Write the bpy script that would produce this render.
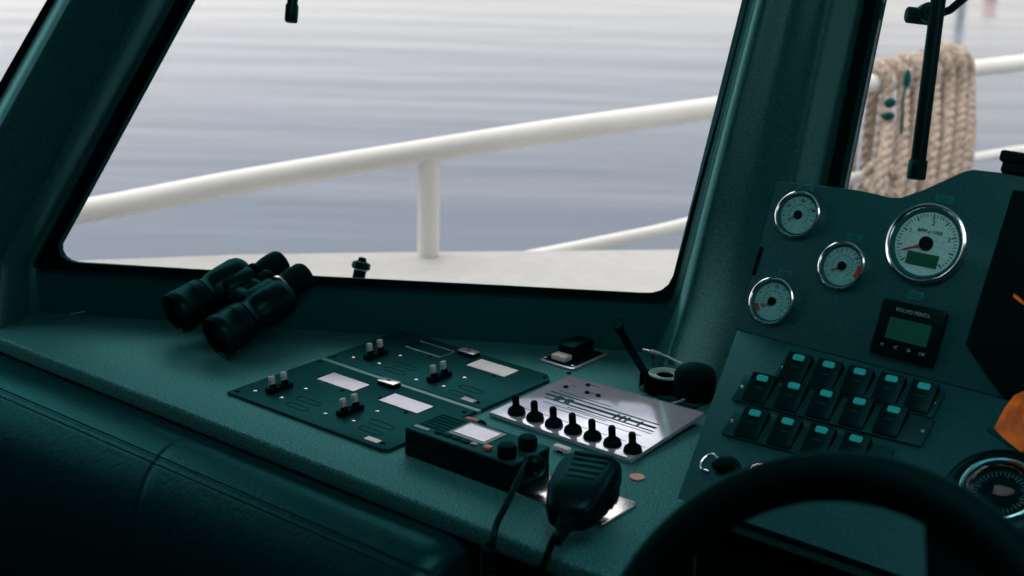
import bpy, bmesh, math, random
from math import radians, sin, cos, pi, tan, atan2, sqrt
from mathutils import Vector, Matrix, noise
random.seed(7)
for o in list(bpy.data.objects): bpy.data.objects.remove(o)
SC = bpy.context.scene
COL = SC.collection

# ------------------------------------------------------------------ camera
F = 1500.0; H = 0.65
PITCH, ROLL, YAW = radians(17.6), radians(1.5), radians(38.3)
CF = Vector((-sin(YAW)*cos(PITCH), cos(YAW)*cos(PITCH), -sin(PITCH)))
_r = CF.cross(Vector((0, 0, 1))).normalized(); _u = _r.cross(CF)
CR = _r*cos(ROLL)+_u*sin(ROLL); CU = -_r*sin(ROLL)+_u*cos(ROLL)
CP = Vector((0, 0, H))
cd = bpy.data.cameras.new('camera'); cam = bpy.data.objects.new('camera', cd); COL.objects.link(cam)
M = Matrix((CR, CU, -CF)).transposed().to_4x4(); M.translation = CP
cam.matrix_world = M
cd.sensor_width = 36; cd.lens = 36*F/1024; cd.clip_start = .05; cd.clip_end = 3000
cd.dof.use_dof = True; cd.dof.focus_distance = 1.72; cd.dof.aperture_fstop = 5.6
SC.camera = cam

# ------------------------------------------------------------------ exposure, sky
SC.view_settings.view_transform = 'Standard'; SC.view_settings.look = 'None'
SC.view_settings.exposure = 0.0; SC.view_settings.gamma = 1.0
SC.view_settings.use_curve_mapping = False
W = bpy.data.worlds.new('sky'); SC.world = W; W.use_nodes = True
nt = W.node_tree; N = nt.nodes; L = nt.links
N.clear()
wo = N.new('ShaderNodeOutputWorld'); bg = N.new('ShaderNodeBackground'); tc = N.new('ShaderNodeTexCoord')
sx = N.new('ShaderNodeSeparateXYZ'); cr = N.new('ShaderNodeValToRGB')
L.new(tc.outputs['Generated'], sx.inputs[0]); L.new(sx.outputs['Z'], cr.inputs[0])
e = cr.color_ramp.elements
e[0].position = 0.0; e[0].color = (1.0, .94, .84, 1)
e[1].position = 1.0; e[1].color = (1.45, 1.45, 1.48, 1)
for p, c in ((.10, (.95, .90, .83)), (.18, (.58, .57, .61)), (.27, (.33, .345, .40)), (.42, (.36, .38, .44)), (.55, (1.5, 1.46, 1.42))):
    q = cr.color_ramp.elements.new(p); q.color = (*c, 1)
# brighter towards port, dimmer towards starboard
dt = N.new('ShaderNodeVectorMath'); dt.operation = 'DOT_PRODUCT'; dt.inputs[1].default_value = (-.8, -.6, 0)
L.new(tc.outputs['Generated'], dt.inputs[0])
mm = N.new('ShaderNodeMath'); mm.operation = 'MULTIPLY_ADD'; mm.inputs[1].default_value = .5; mm.inputs[2].default_value = 1.0
L.new(dt.outputs['Value'], mm.inputs[0])
ms = N.new('ShaderNodeMath'); ms.operation = 'MULTIPLY'; ms.inputs[1].default_value = 1.65
L.new(mm.outputs[0], ms.inputs[0]); L.new(ms.outputs[0], bg.inputs['Strength'])
L.new(cr.outputs[0], bg.inputs[0]); L.new(bg.outputs[0], wo.inputs[0])

# ------------------------------------------------------------------ pixel -> plane helpers
def ray(x, y): return CF+CR*((x-512)/F)-CU*((y-288)/F)
def onz(x, y, z=0.0):
    d = ray(x, y); return CP+d*((z-H)/d.z)
def onpl(x, y, p, n):
    d = ray(x, y); return CP+d*((p-CP).dot(n)/d.dot(n))
def atD(x, y, D): return CP+ray(x, y)*D

# ------------------------------------------------------------------ materials
def mat(name, col, rough=.5, metal=0.0, spec=.5, bump=0.0, scale=300, speck=0.0, emit=None, trans=0.0, coat=0.0, ior=1.45):
    m = bpy.data.materials.new(name); m.use_nodes = True
    n = m.node_tree.nodes; l = m.node_tree.links; b = n['Principled BSDF']
    b.inputs['Base Color'].default_value = (*col, 1); b.inputs['Roughness'].default_value = rough
    b.inputs['Metallic'].default_value = metal; b.inputs['Specular IOR Level'].default_value = spec
    b.inputs['IOR'].default_value = ior
    b.inputs['Transmission Weight'].default_value = trans; b.inputs['Coat Weight'].default_value = coat
    t = n.new('ShaderNodeTexCoord'); z = n.new('ShaderNodeTexNoise'); z.inputs['Scale'].default_value = scale
    z.inputs['Detail'].default_value = 3
    l.new(t.outputs['Object'], z.inputs['Vector'])
    mx = n.new('ShaderNodeMix'); mx.data_type = 'RGBA'
    k = speck if speck else .06
    mx.inputs['A'].default_value = (*[c*(1-k) for c in col], 1); mx.inputs['B'].default_value = (*[min(1, c*(1+k)) for c in col], 1)
    rp = n.new('ShaderNodeMapRange'); rp.inputs[1].default_value = .35; rp.inputs[2].default_value = .65
    l.new(z.outputs['Fac'], rp.inputs[0]); l.new(rp.outputs[0], mx.inputs['Factor'])
    l.new(mx.outputs['Result'], b.inputs['Base Color'])
    if bump:
        bp = n.new('ShaderNodeBump'); bp.inputs['Strength'].default_value = bump; bp.inputs['Distance'].default_value = .001
        l.new(z.outputs['Fac'], bp.inputs['Height']); l.new(bp.outputs[0], b.inputs['Normal'])
    if col[0] < .04 and metal == 0:      # dark teal plastics and vinyls: teal grading of the light put into the gloss colour
        tint = (.32, .85, .85) if 'pillar' in name else ((.32, .80, .82) if 'laminate' in name else (.12, .66, .70))
        b.inputs['Specular IOR Level'].default_value = 0
        g = n.new('ShaderNodeBsdfGlossy'); g.inputs['Color'].default_value = (*tint, 1); g.inputs['Roughness'].default_value = rough
        lw = n.new('ShaderNodeLayerWeight'); lw.inputs[0].default_value = .5
        pw = n.new('ShaderNodeMath'); pw.operation = 'POWER'; pw.inputs[1].default_value = 4.0
        ma = n.new('ShaderNodeMath'); ma.operation = 'MULTIPLY_ADD'; ma.inputs[1].default_value = .45 if 'laminate' in name or 'pillar' in name else .16; ma.inputs[2].default_value = (.08 if 'laminate' in name or 'pillar' in name else .045)*spec
        ms_ = n.new('ShaderNodeMixShader'); l.new(lw.outputs['Facing'], pw.inputs[0]); l.new(pw.outputs[0], ma.inputs[0]); l.new(ma.outputs[0], ms_.inputs[0])
        l.new(b.outputs[0], ms_.inputs[1]); l.new(g.outputs[0], ms_.inputs[2]); l.new(ms_.outputs[0], n['Material Output'].inputs[0])
        if bump: l.new(bp.outputs[0], g.inputs['Normal'])
    if emit:
        b.inputs['Emission Color'].default_value = (*emit[0], 1); b.inputs['Emission Strength'].default_value = emit[1]
    return m
MT = dict(
    dash=mat('dash_laminate', (.022, .138, .142), .46, bump=.8, scale=460, speck=.6),
    ceil=mat('ceiling_lining', (.42, .72, .70), .6),
    wall=mat('wall_vinyl', (.005, .088, .095), .5, bump=.15, scale=260),
    pillar=mat('pillar_vinyl', (.009, .078, .081), .30, spec=.6, bump=.25, scale=340, speck=.3),
    console=mat('console_laminate', (.004, .060, .068), .46, bump=.4, scale=600, speck=.35),
    black=mat('black_plastic', (.0006, .006, .0065), .30, spec=.45, bump=.1, scale=500),
    blackm=mat('matte_black_rubber', (.0005, .0045, .005), .6, spec=.2, bump=.2, scale=400),
    gloss=mat('gloss_black', (.001, .007, .008), .15, spec=.8),
    gasket=mat('window_rubber', (.0005, .006, .007), .7, spec=.15),
    leather=mat('leather', (.0015, .026, .030), .34, spec=.9, bump=.5, scale=160, speck=.2),
    leather2=mat('stitch_thread', (.001, .016, .018), .6),
    plate=mat('engraved_plate', (.006, .047, .051), .32, bump=.05, scale=700),
    tagp=mat('tag_plate', (.012, .13, .14), .4),
    platestrip=mat('plate_rail', (.07, .28, .28), .35),
    silver=mat('glossy_aluminium', (.62, .65, .74), .12, .55, bump=.02, scale=60),
    chrome=mat('chrome', (.75, .82, .84), .12, 1.0),
    steel=mat('brushed_steel', (.85, .80, .80), .2, 1.0, bump=.05, scale=200),
    label=mat('glossy_label', (.97, .90, .92), .16, .7, bump=.01, scale=50),
    label_lit=mat('lit_label', (.98, .93, .95), .35),  # whiter matte copy of the label, standing in for the sky's reflection
    rim=mat('tinted_rim', (.35, .82, .95), .22, 1.0),
    white=mat('white_plastic', (.75, .72, .70), .4),
    clear=mat('pale_plastic_tab', (.42, .50, .50), .25, speck=.3, scale=200),
    wpaint=mat('white_paint', (.84, .82, .77), .35, speck=.03, scale=8),
    deckp=mat('deck_paint', (.53, .515, .49), .6, bump=.2, scale=40, speck=.05),
    red=mat('red_plastic', (.38, .055, .045), .35),
    redp=mat('needle_red', (.55, .04, .03), .4),
    pink=mat('coral_button', (.62, .19, .16), .4),
    beige=mat('beige_button', (.42, .28, .22), .4),
    face=mat('gauge_face', (.20, .52, .53), .4, speck=.1),
    facebig=mat('tachometer_face', (.45, .78, .78), .4, speck=.1),
    tick=mat('gauge_marking', (.006, .05, .055), .5),
    lcd=mat('lcd_glass', (.012, .11, .07), .25),
    print_=mat('pale_print', (.16, .34, .34), .5),
    ink=mat('dark_ink', (.02, .05, .06), .5),
    lens=mat('lamp_lens_teal', (.03, .50, .52), .25),
    rocker=mat('rocker_black', (.0008, .010, .0115), .35, spec=.3),
    orange=mat('orange_film', (.80, .16, .008), .4, spec=.2, speck=.4, scale=60),
    rope=mat('hemp_rope', (.41, .325, .26), .85, bump=.6, scale=90, speck=.35),
    tape=mat('teal_tape', (.003, .05, .055), .5),
    coin=mat('copper_disc', (.45, .26, .19), .4, .3),
    cable=mat('pale_cable', (.22, .42, .40), .35),
    hull=mat('hull_paint', (.6, .6, .58), .5),
    lensg=mat('coated_lens', (.002, .010, .011), .08, spec=.4),
    blue=mat('blue_pile', (.01, .07, .12), .6), redpaint=mat('red_buoy_paint', (.6, .08, .05), .5),
)
def glassmat(name, tint, ior=1.5, rough=0.0):
    m = bpy.data.materials.new(name); m.use_nodes = True; n = m.node_tree.nodes; l = m.node_tree.links
    n.clear(); o = n.new('ShaderNodeOutputMaterial'); t = n.new('ShaderNodeBsdfTransparent'); g = n.new('ShaderNodeBsdfGlossy')
    t.inputs[0].default_value = (*tint, 1); g.inputs['Roughness'].default_value = rough
    lw = n.new('ShaderNodeLayerWeight'); lw.inputs[0].default_value = .5; pw = n.new('ShaderNodeMath'); pw.operation = 'POWER'; pw.inputs[1].default_value = 4.0
    f = n.new('ShaderNodeMath'); f.operation = 'MULTIPLY_ADD'; f.inputs[1].default_value = .9; f.inputs[2].default_value = ((ior-1)/(ior+1))**2; mx = n.new('ShaderNodeMixShader')
    l.new(lw.outputs['Facing'], pw.inputs[0]); l.new(pw.outputs[0], f.inputs[0]); l.new(f.outputs[0], mx.inputs[0]); l.new(t.outputs[0], mx.inputs[1]); l.new(g.outputs[0], mx.inputs[2]); l.new(mx.outputs[0], o.inputs[0])
    return m
MT['glass'] = glassmat('window_glass', (.97, .975, .975))
MT['dialglass'] = glassmat('dial_glass', (.85, .95, .95))
MT['dome'] = glassmat('compass_glass', (.45, .75, .8), 1.3, .03)
def water():
    m = bpy.data.materials.new('harbour_water'); m.use_nodes = True; n = m.node_tree.nodes; l = m.node_tree.links
    b = n['Principled BSDF']; b.inputs['Base Color'].default_value = (.125, .15, .185, 1); b.inputs['Roughness'].default_value = .10
    b.inputs['IOR'].default_value = 1.6
    t = n.new('ShaderNodeTexCoord'); mp = n.new('ShaderNodeMapping'); mp.vector_type = 'TEXTURE'; mp.inputs['Rotation'].default_value = (0, 0, YAW)
    mp.inputs['Scale'].default_value = (5.0, 1.0, 1)
    l.new(t.outputs['Object'], mp.inputs[0])
    z = n.new('ShaderNodeTexNoise'); z.inputs['Scale'].default_value = 1.6; z.inputs['Detail'].default_value = 5
    z2 = n.new('ShaderNodeTexNoise'); z2.inputs['Scale'].default_value = .35; z2.inputs['Detail'].default_value = 2
    l.new(mp.outputs[0], z.inputs['Vector']); l.new(mp.outputs[0], z2.inputs['Vector'])
    ad = n.new('ShaderNodeMath'); ad.operation = 'MULTIPLY_ADD'; ad.inputs[1].default_value = 2.0
    l.new(z2.outputs['Fac'], ad.inputs[0]); l.new(z.outputs['Fac'], ad.inputs[2])
    bp = n.new('ShaderNodeBump'); bp.inputs['Strength'].default_value = .2; bp.inputs['Distance'].default_value = .06
    l.new(ad.outputs[0], bp.inputs['Height']); l.new(bp.outputs[0], b.inputs['Normal'])
    return m
MT['water'] = water()

# ------------------------------------------------------------------ mesh helpers
def bb(): return bmesh.new()
def fr(o, ex, ey, ez):
    m = Matrix((Vector(ex).normalized(), Vector(ey).normalized(), Vector(ez).normalized())).transposed().to_4x4()
    m.translation = Vector(o); return m
def merge(bm, src, m=None):
    me = bpy.data.meshes.new('tmp'); src.to_mesh(me); src.free()
    if m is not None: me.transform(m)
    bm.from_mesh(me); bpy.data.meshes.remove(me)
def box(bm, x0, x1, y0, y1, z0, z1, bev=0.0, m=None, seg=2, taper=None):
    b = bb(); bmesh.ops.create_cube(b, size=1)
    for v in b.verts:
        top = v.co.z > 0
        v.co = Vector(((x0+x1)/2+v.co.x*(x1-x0), (y0+y1)/2+v.co.y*(y1-y0), (z0+z1)/2+v.co.z*(z1-z0)))
        if taper and top:
            v.co.x = (x0+x1)/2+(v.co.x-(x0+x1)/2)*taper[0]; v.co.y = (y0+y1)/2+(v.co.y-(y0+y1)/2)*taper[1]
    if bev: bmesh.ops.bevel(b, geom=b.edges[:], offset=bev, segments=seg, profile=.5, affect='EDGES')
    merge(bm, b, m)
def prism(bm, pts, z0, z1, bev=0.0, m=None, seg=2):
    b = bb(); lo = [b.verts.new((p[0], p[1], z0)) for p in pts]; hi = [b.verts.new((p[0], p[1], z1)) for p in pts]
    b.faces.new(lo[::-1]); b.faces.new(hi); n = len(pts)
    for i in range(n): b.faces.new((lo[i], lo[(i+1) % n], hi[(i+1) % n], hi[i]))
    bmesh.ops.recalc_face_normals(b, faces=b.faces[:])
    if bev:
        ed = [e_ for e_ in b.edges if not (abs(e_.verts[0].co.z-e_.verts[1].co.z) > 1e-6)]
        bmesh.ops.bevel(b, geom=ed, offset=bev, segments=seg, profile=.5, affect='EDGES')
    merge(bm, b, m)
def rrect(x0, x1, y0, y1, r, n=5):
    P = []
    for cx, cy, a0 in ((x1-r, y0+r, -90), (x1-r, y1-r, 0), (x0+r, y1-r, 90), (x0+r, y0+r, 180)):
        for i in range(n+1):
            a = radians(a0+90*i/n); P.append((cx+r*cos(a), cy+r*sin(a)))
    return P
def lathe(bm, prof, n=32, m=None, cap=True):
    b = bb(); rings = []
    for r, z in prof:
        if r < 1e-6: rings.append([b.verts.new((0, 0, z))])
        else: rings.append([b.verts.new((r*cos(2*pi*i/n), r*sin(2*pi*i/n), z)) for i in range(n)])
    for A, B in zip(rings, rings[1:]):
        for i in range(n):
            j = (i+1) % n
            if len(A) == 1 and len(B) > 1: b.faces.new((A[0], B[j], B[i]))
            elif len(B) == 1 and len(A) > 1: b.faces.new((A[i], A[j], B[0]))
            elif len(A) > 1: b.faces.new((A[i], A[j], B[j], B[i]))
    if cap:
        if len(rings[0]) > 1: b.faces.new(rings[0][::-1])
        if len(rings[-1]) > 1: b.faces.new(rings[-1])
    bmesh.ops.recalc_face_normals(b, faces=b.faces[:])
    merge(bm, b, m)
def smooth_path(P, k=8):
    P = [Vector(p) for p in P]; out = []
    Q = [P[0]*2-P[1]]+P+[P[-1]*2-P[-2]]
    for i in range(1, len(Q)-2):
        a, b_, c, d = Q[i-1:i+3]
        for j in range(k):
            t = j/k
            out.append(.5*((2*b_)+(c-a)*t+(2*a-5*b_+4*c-d)*t*t+(3*b_-a-3*c+d)*t**3))
    out.append(P[-1]); return out
def frames(P):
    T = [(P[min(i+1, len(P)-1)]-P[max(i-1, 0)]).normalized() for i in range(len(P))]
    u = T[0].orthogonal().normalized(); R = []
    for t in T:
        u = (u-t*u.dot(t)).normalized(); R.append((u.copy(), t.cross(u)))
    return R
def tube(bm, P, r, n=10, flat=1.0, m=None, closed=False):
    P = [Vector(p) for p in P]
    b = bb(); fm = frames(P); rings = []
    for i, (p, (u, v)) in enumerate(zip(P, fm)):
        rr = r[i] if isinstance(r, (list, tuple)) else r
        rings.append([b.verts.new(p+u*cos(2*pi*k/n)*rr+v*sin(2*pi*k/n)*rr*flat) for k in range(n)])
    for A, B in zip(rings, rings[1:]):
        for k in range(n): b.faces.new((A[k], A[(k+1) % n], B[(k+1) % n], B[k]))
    if closed:
        A, B = rings[-1], rings[0]
        for k in range(n): b.faces.new((A[k], A[(k+1) % n], B[(k+1) % n], B[k]))
    else:
        b.faces.new(rings[0][::-1]); b.faces.new(rings[-1])
    bmesh.ops.recalc_face_normals(b, faces=b.faces[:])
    merge(bm, b, m)
def torus(bm, R, r, m=None, n=48, k=10, z=0.0):
    P = [(R*cos(2*pi*i/n), R*sin(2*pi*i/n), z) for i in range(n)]
    b = bb(); rings = []
    for i in range(n):
        a = 2*pi*i/n
        rings.append([b.verts.new(((R+r*cos(2*pi*j/k))*cos(a), (R+r*cos(2*pi*j/k))*sin(a), z+r*sin(2*pi*j/k))) for j in range(k)])
    for i in range(n):
        A, B = rings[i], rings[(i+1) % n]
        for j in range(k): b.faces.new((A[j], B[j], B[(j+1) % k], A[(j+1) % k]))
    bmesh.ops.recalc_face_normals(b, faces=b.faces[:])
    merge(bm, b, m)
def quad_strip(bm, rows, closed=False):
    V = [[bm.verts.new(p) for p in r] for r in rows]
    for A, B in zip(V, V[1:]):
        for i in range(len(A)-1): bm.faces.new((A[i], A[i+1], B[i+1], B[i]))
        if closed: bm.faces.new((A[-1], A[0], B[0], B[-1]))
    return V
def ringp(bm, inner, outer, d):
    """solid ring between two matched loops, extruded along vector d"""
    n = len(inner)
    a = [bm.verts.new(p) for p in inner]; b_ = [bm.verts.new(p) for p in outer]
    c = [bm.verts.new(Vector(p)+d) for p in inner]; e_ = [bm.verts.new(Vector(p)+d) for p in outer]
    for i in range(n):
        j = (i+1) % n
        bm.faces.new((a[i], a[j], b_[j], b_[i])); bm.faces.new((c[i], e_[i], e_[j], c[j]))
        bm.faces.new((a[i], c[i], c[j], a[j])); bm.faces.new((b_[i], b_[j], e_[j], e_[i]))
    bmesh.ops.recalc_face_normals(bm, faces=bm.faces[:])
def solid(bm, poly, d):
    a = [bm.verts.new(p) for p in poly]; c = [bm.verts.new(Vector(p)+d) for p in poly]
    bm.faces.new(a); bm.faces.new(c[::-1])
    for i in range(len(a)):
        j = (i+1) % len(a); bm.faces.new((a[i], c[i], c[j], a[j]))
    bmesh.ops.recalc_face_normals(bm, faces=bm.faces[:])

def obj(name, bm, m, parent=None, smooth=40, label=None):
    me = bpy.data.meshes.new(name)
    if smooth:
        for f in bm.faces: f.smooth = True
        for e_ in bm.edges:
            if len(e_.link_faces) == 2:
                try:
                    if e_.calc_face_angle() > radians(smooth): e_.smooth = False
                except ValueError: pass
    bm.to_mesh(me); bm.free()
    me.materials.append(MT[m])
    o = bpy.data.objects.new(name, me); COL.objects.link(o)
    if parent: o.parent = parent
    if label: o['label'] = label
    return o
def tag(o, label, cat, group=None, kind=None):
    o['label'] = label; o['category'] = cat
    if group: o['group'] = group
    if kind: o['kind'] = kind
    return o
def thing(name, label, cat, m=None, group=None):
    o = bpy.data.objects.new(name, None); COL.objects.link(o); o.empty_display_size = .02
    if m is not None: o.matrix_world = m if isinstance(m, Matrix) else Matrix.Translation(Vector(m))
    return tag(o, label, cat, group)
def struct(name, bm, m, label=None, smooth=40):
    o = obj(name, bm, m, None, smooth); o['kind'] = 'structure'
    if label: o['label'] = label
    return o
def copy_tree(o, parent=None):
    c = o.copy(); COL.objects.link(c)
    if parent: c.parent = parent
    for ch in list(o.children): copy_tree(ch, c)
    return c
def text(bm, s, size, m, depth=.0003, align='CENTER'):
    cu = bpy.data.curves.new('txt', 'FONT'); cu.body = s; cu.size = size; cu.extrude = depth
    cu.align_x = align; cu.align_y = 'CENTER'; cu.resolution_u = 3
    o = bpy.data.objects.new('txt', cu); COL.objects.link(o)
    dg = bpy.context.evaluated_depsgraph_get(); dg.update()
    me = bpy.data.meshes.new_from_object(o.evaluated_get(dg)); me.transform(m)
    bm.from_mesh(me); bpy.data.objects.remove(o); bpy.data.curves.remove(cu); bpy.data.meshes.remove(me)
T = Matrix.Translation
def Rz(a): return Matrix.Rotation(a, 4, 'Z')

# ================================================================== SETTING
P0 = Vector((-1.654, 1.103, 0)); P2 = Vector((-.964, 1.528, 0))
WD = (P2-P0).normalized(); WN = Vector((WD.y, -WD.x, 0))        # WN points into the cabin
LEAN = radians(15)
ZS = .07
WU = (Vector((0, 0, 1))*cos(LEAN)-WN*sin(LEAN)).normalized()    # up direction, leaning outward
WNL = WD.cross(WU).normalized()
if WNL.dot(WN) < 0: WNL = -WNL
WP = P0+Vector((0, 0, ZS))
def onW(x, y, off=0.0): return onpl(x, y, WP+WNL*off, WNL)
CORNER = P2+WD*.08
FY = CORNER.y+.02
FU = Vector((0, sin(LEAN), cos(LEAN))); FN = Vector((0, -cos(LEAN), sin(LEAN)))
FP = Vector((0, FY, ZS))
def onF(x, y, off=0.0): return onpl(x, y, FP+FN*off, FN)

# sea
bm = bb(); bmesh.ops.create_grid(bm, x_segments=1, y_segments=1, size=1500)
for v in bm.verts: v.co.z = -2.0
tag(struct('sea', bm, 'water', 'calm blue grey harbour water beyond the railing', 0), 'calm blue grey harbour water beyond the railing', 'water')

# dash worktop
ED = .022
WL = P0-WD*(.103/WD.y)
poly = [(WL.x, 1.0), (-.64, 1.0), (-.70, 1.185), (.35, 1.185), (.35, FY), (CORNER.x+.02, FY), (CORNER.x, CORNER.y), (P0.x, P0.y)]
bm = bb(); prism(bm, poly, -ED, 0, bev=.005, seg=3)
o = obj('dashboard', bm, 'dash', None, 50)
tag(o, 'wide speckled teal dashboard shelf running under the windscreen', 'dashboard')

# wall below the window
bm = bb(); a = WL-WD*.25; b_ = P2+WD*.06
solid(bm, [a+Vector((0, 0, -.5)), b_+Vector((0, 0, -.5)), b_+Vector((0, 0, ZS)), a+Vector((0, 0, ZS))], -WN*.008)
struct('wall_front', bm, 'wall', 'dark teal wall strip below the windscreen')
bm = bb(); solid(bm, [Vector((CORNER.x, FY, -.5)), Vector((1.6, FY, -.5)), Vector((1.6, FY, ZS)), Vector((CORNER.x, FY, ZS))], Vector((0, .04, 0)))
struct('wall_front_starboard', bm, 'wall')

# pillars: lofted columns
def loft(name, rows, back, m='pillar', label=None):
    bm = bb()
    full = []
    for r in rows:
        r = smooth_path(r, 4)
        full.append(r+[r[-1]+back, r[0]+back])
    V = quad_strip(bm, full, closed=True)
    bm.faces.new(V[0][::-1]); bm.faces.new(V[-1])
    bmesh.ops.recalc_face_normals(bm, faces=bm.faces[:])
    return struct(name, bm, m, label, 50)
def lin(c, y):   # c = (x at y=0, x at y=112)
    return c[0]+(c[1]-c[0])*y/112
RC = [((742, 714), 0), ((754, 726), .012), ((757, 728), .030), ((762, 733), .042), ((770, 741), .046), ((795, 768), .047)]
RF = [((822, 798), .050), ((834, 810), .045), ((845, 821), .033), ((857, 833), .018), ((863, 839), .007), ((867, 844), 0)]
rows = []
for y in (-330, -110, 0, 112, 210, 300):
    k = 1+.35*max(0, (y-100)/200)
    rows.append([onW(lin(c, y), y, of*k) for c, of in RC]+[onF(lin(c, y), y, of*k) for c, of in RF])
base = []
for (c, of), y in zip(RC, (352, 360, 375, 386, 390, 392)):
    base.append(onz(650+(c[0]-752)*.55, y, 0))
base[0] = P2+WD*-.012
for c, of in RF:
    p = onF(lin(c, 300), 300, of*1.4); base.append(Vector((p.x-.02, p.y-.07, 0)))
rows.append(base)
loft('trim_1', rows, Vector((.012, .03, 0)), label='broad rounded teal pillar between the two windscreens')
LC = [((183, 121), 0), ((173, 111), .008), ((166, 105), .020), ((157, 96), .034), ((147, 86), .046), ((138, 77), .050), ((110, 49), .051),
      ((76, 14), .050), ((68, 6), .047), ((62, 0), .036), ((57, -5), .014), ((54, -8), 0)]
rows = []
for y in (-330, -110, 0, 112, 200, 262):
    rows.append([onW(lin(c, y), y, of) for c, of in LC])
rows.append([p+Vector((0, 0, -.012)) + WN*.003 for p in rows[-1]])
rows.append([Vector((p.x, p.y, 0))+WN*.03*min(1, i/3) for i, p in enumerate(rows[-1])])
loft('trim_2', rows, -WN*.03, label='broad rounded teal pillar left of the windscreen')

# window 1: rubber gasket + pane
IN = [(352, -300), (190.6, 0), (130, 112), (84, 197), (61, 239), (58.2, 244), (58.5, 250), (61.5, 256), (67, 260), (76, 262.7), (320, 276.5), (500, 285.5), (640, 293), (652, 293),
      (661, 290.5), (668, 285), (673, 276), (680, 252), (694, 200), (719, 112), (747.6, 0), (824, -300)]
OUT = [(337, -300), (176, 0), (114, 112), (66, 204), (45, 243), (38, 256), (34, 264), (34, 267), (40, 268.5), (70, 270.5), (320, 284.5), (500, 293), (640, 300), (662, 301),
       (670, 300), (675, 292), (680, 280), (687, 252), (701, 200), (726, 112), (755, 0), (832, -300)]
bm = bb(); ringp(bm, [onW(x, y, .006) for x, y in IN], [onW(x, y, .006) for x, y in OUT], -WNL*.016)
g = struct('window_1', bm, 'gasket', 'black rubber edged windscreen', 0)
bm = bb(); solid(bm, [onW(x, y, -.012) for x, y in OUT[:1]+[((a[0]+b[0])/2, (a[1]+b[1])/2) for a, b in zip(IN, OUT)][1:-1]+OUT[-1:]], -WNL*.005)
obj('pane', bm, 'glass', g, 0)
# window 2 on the forward plane
def Fp(x, h, off=0.0): return Vector((x, FY, ZS))+FU*h+FN*off
def ring2(name, P, Q):
    bm = bb(); ringp(bm, [p+FN*.006 for p in P], [p+FN*.006 for p in Q], -FN*.016); g = struct(name, bm, 'gasket', None, 0)
    bm = bb(); solid(bm, [p-FN*.012 for p in P], -FN*.005); obj('pane', bm, 'glass', g, 0)
tl, bl = onF(lin((879, 856), -300), -300), onF(lin((879, 856), 285), 285)
tr, br = Vector((1.1, tl.y, tl.z)), Vector((1.1, bl.y, bl.z))
tlo, blo = onF(lin((867, 844), -300), -300)+FU*.01, onF(lin((867, 844), 285), 285)-FU*.01
ring2('window_2', [tl, bl, br, tr], [tlo, blo, br+Vector((.02, 0, 0))-FU*.01, tr+Vector((.02, 0, 0))+FU*.01])
# window 3 at far left
i3 = [onW(lin((49, -15), -300), -300), onW(lin((49, -15), 180), 180), onW(-160, 150), onW(-160, -300)]
o3 = [onW(lin((55, -9), -303), -303), onW(lin((56, -8), 188), 188), onW(-170, 158), onW(-170, -303)]
bm = bb(); ringp(bm, [p+WNL*.006 for p in i3], [p+WNL*.006 for p in o3], -WNL*.03); g = struct('window_3', bm, 'gasket', 'side window beyond the left pillar', 0)
bm = bb(); solid(bm, [p-WNL*.012 for p in i3], -WNL*.005); obj('pane', bm, 'glass', g, 0)

# header, ceiling, cabin walls, floor
ZC = 1.02
def hdr(name, p, q, n_):
    bm = bb(); solid(bm, [p, q, Vector((q.x, q.y, ZC+.05))-n_*.06, Vector((p.x, p.y, ZC+.05))-n_*.06], -n_*.04); struct(name, bm, 'wall')
hdr('wall_header_port', onW(-175, -298), onW(850, -305), WN)
hdr('wall_header_starboard', onF(925, -305), Vector((1.6, onF(925, -305).y, onF(925, -305).z)), Vector((0, -1, 0)))
bm = bb()                                   # unseen ceiling; hatch opening added to throw top light on the helm
hx0, hx1, hy0, hy1 = -.72, .08, .50, 1.05
for P in ([(-2.4, -1.3), (1.6, -1.3), (1.6, hy0), (-2.4, hy0)], [(-2.4, hy0), (hx0, hy0), (hx0, hy1), (-2.3, hy1)], [(hx1, hy0), (1.6, hy0), (1.6, hy1), (hx1, hy1)], [(-2.4, hy1), (1.6, hy1), (1.6, 1.95), (-.9, 1.95)]):
    prism(bm, P, ZC+.04, ZC+.10)
struct('ceiling', bm, 'ceil')
bm = bb(); box(bm, -2.4, 1.6, -1.3, 1.7, -1.1, -1.05); struct('floor', bm, 'blackm')
bm = bb(); box(bm, -2.4, 1.6, -1.36, -1.3, -1.1, ZC+.04); struct('wall_aft', bm, 'wall')
bm = bb(); box(bm, 1.6, 1.66, -1.36, 1.7, -1.1, .1); box(bm, 1.6, 1.66, -1.36, .3, .1, ZC+.04); struct('wall_starboard', bm, 'wall')
bm = bb(); box(bm, -2.46, -2.4, -1.36, 1.0, -1.1, .05); box(bm, -2.46, -2.4, -1.36, .1, .05, ZC+.04); struct('wall_port', bm, 'wall')

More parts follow.
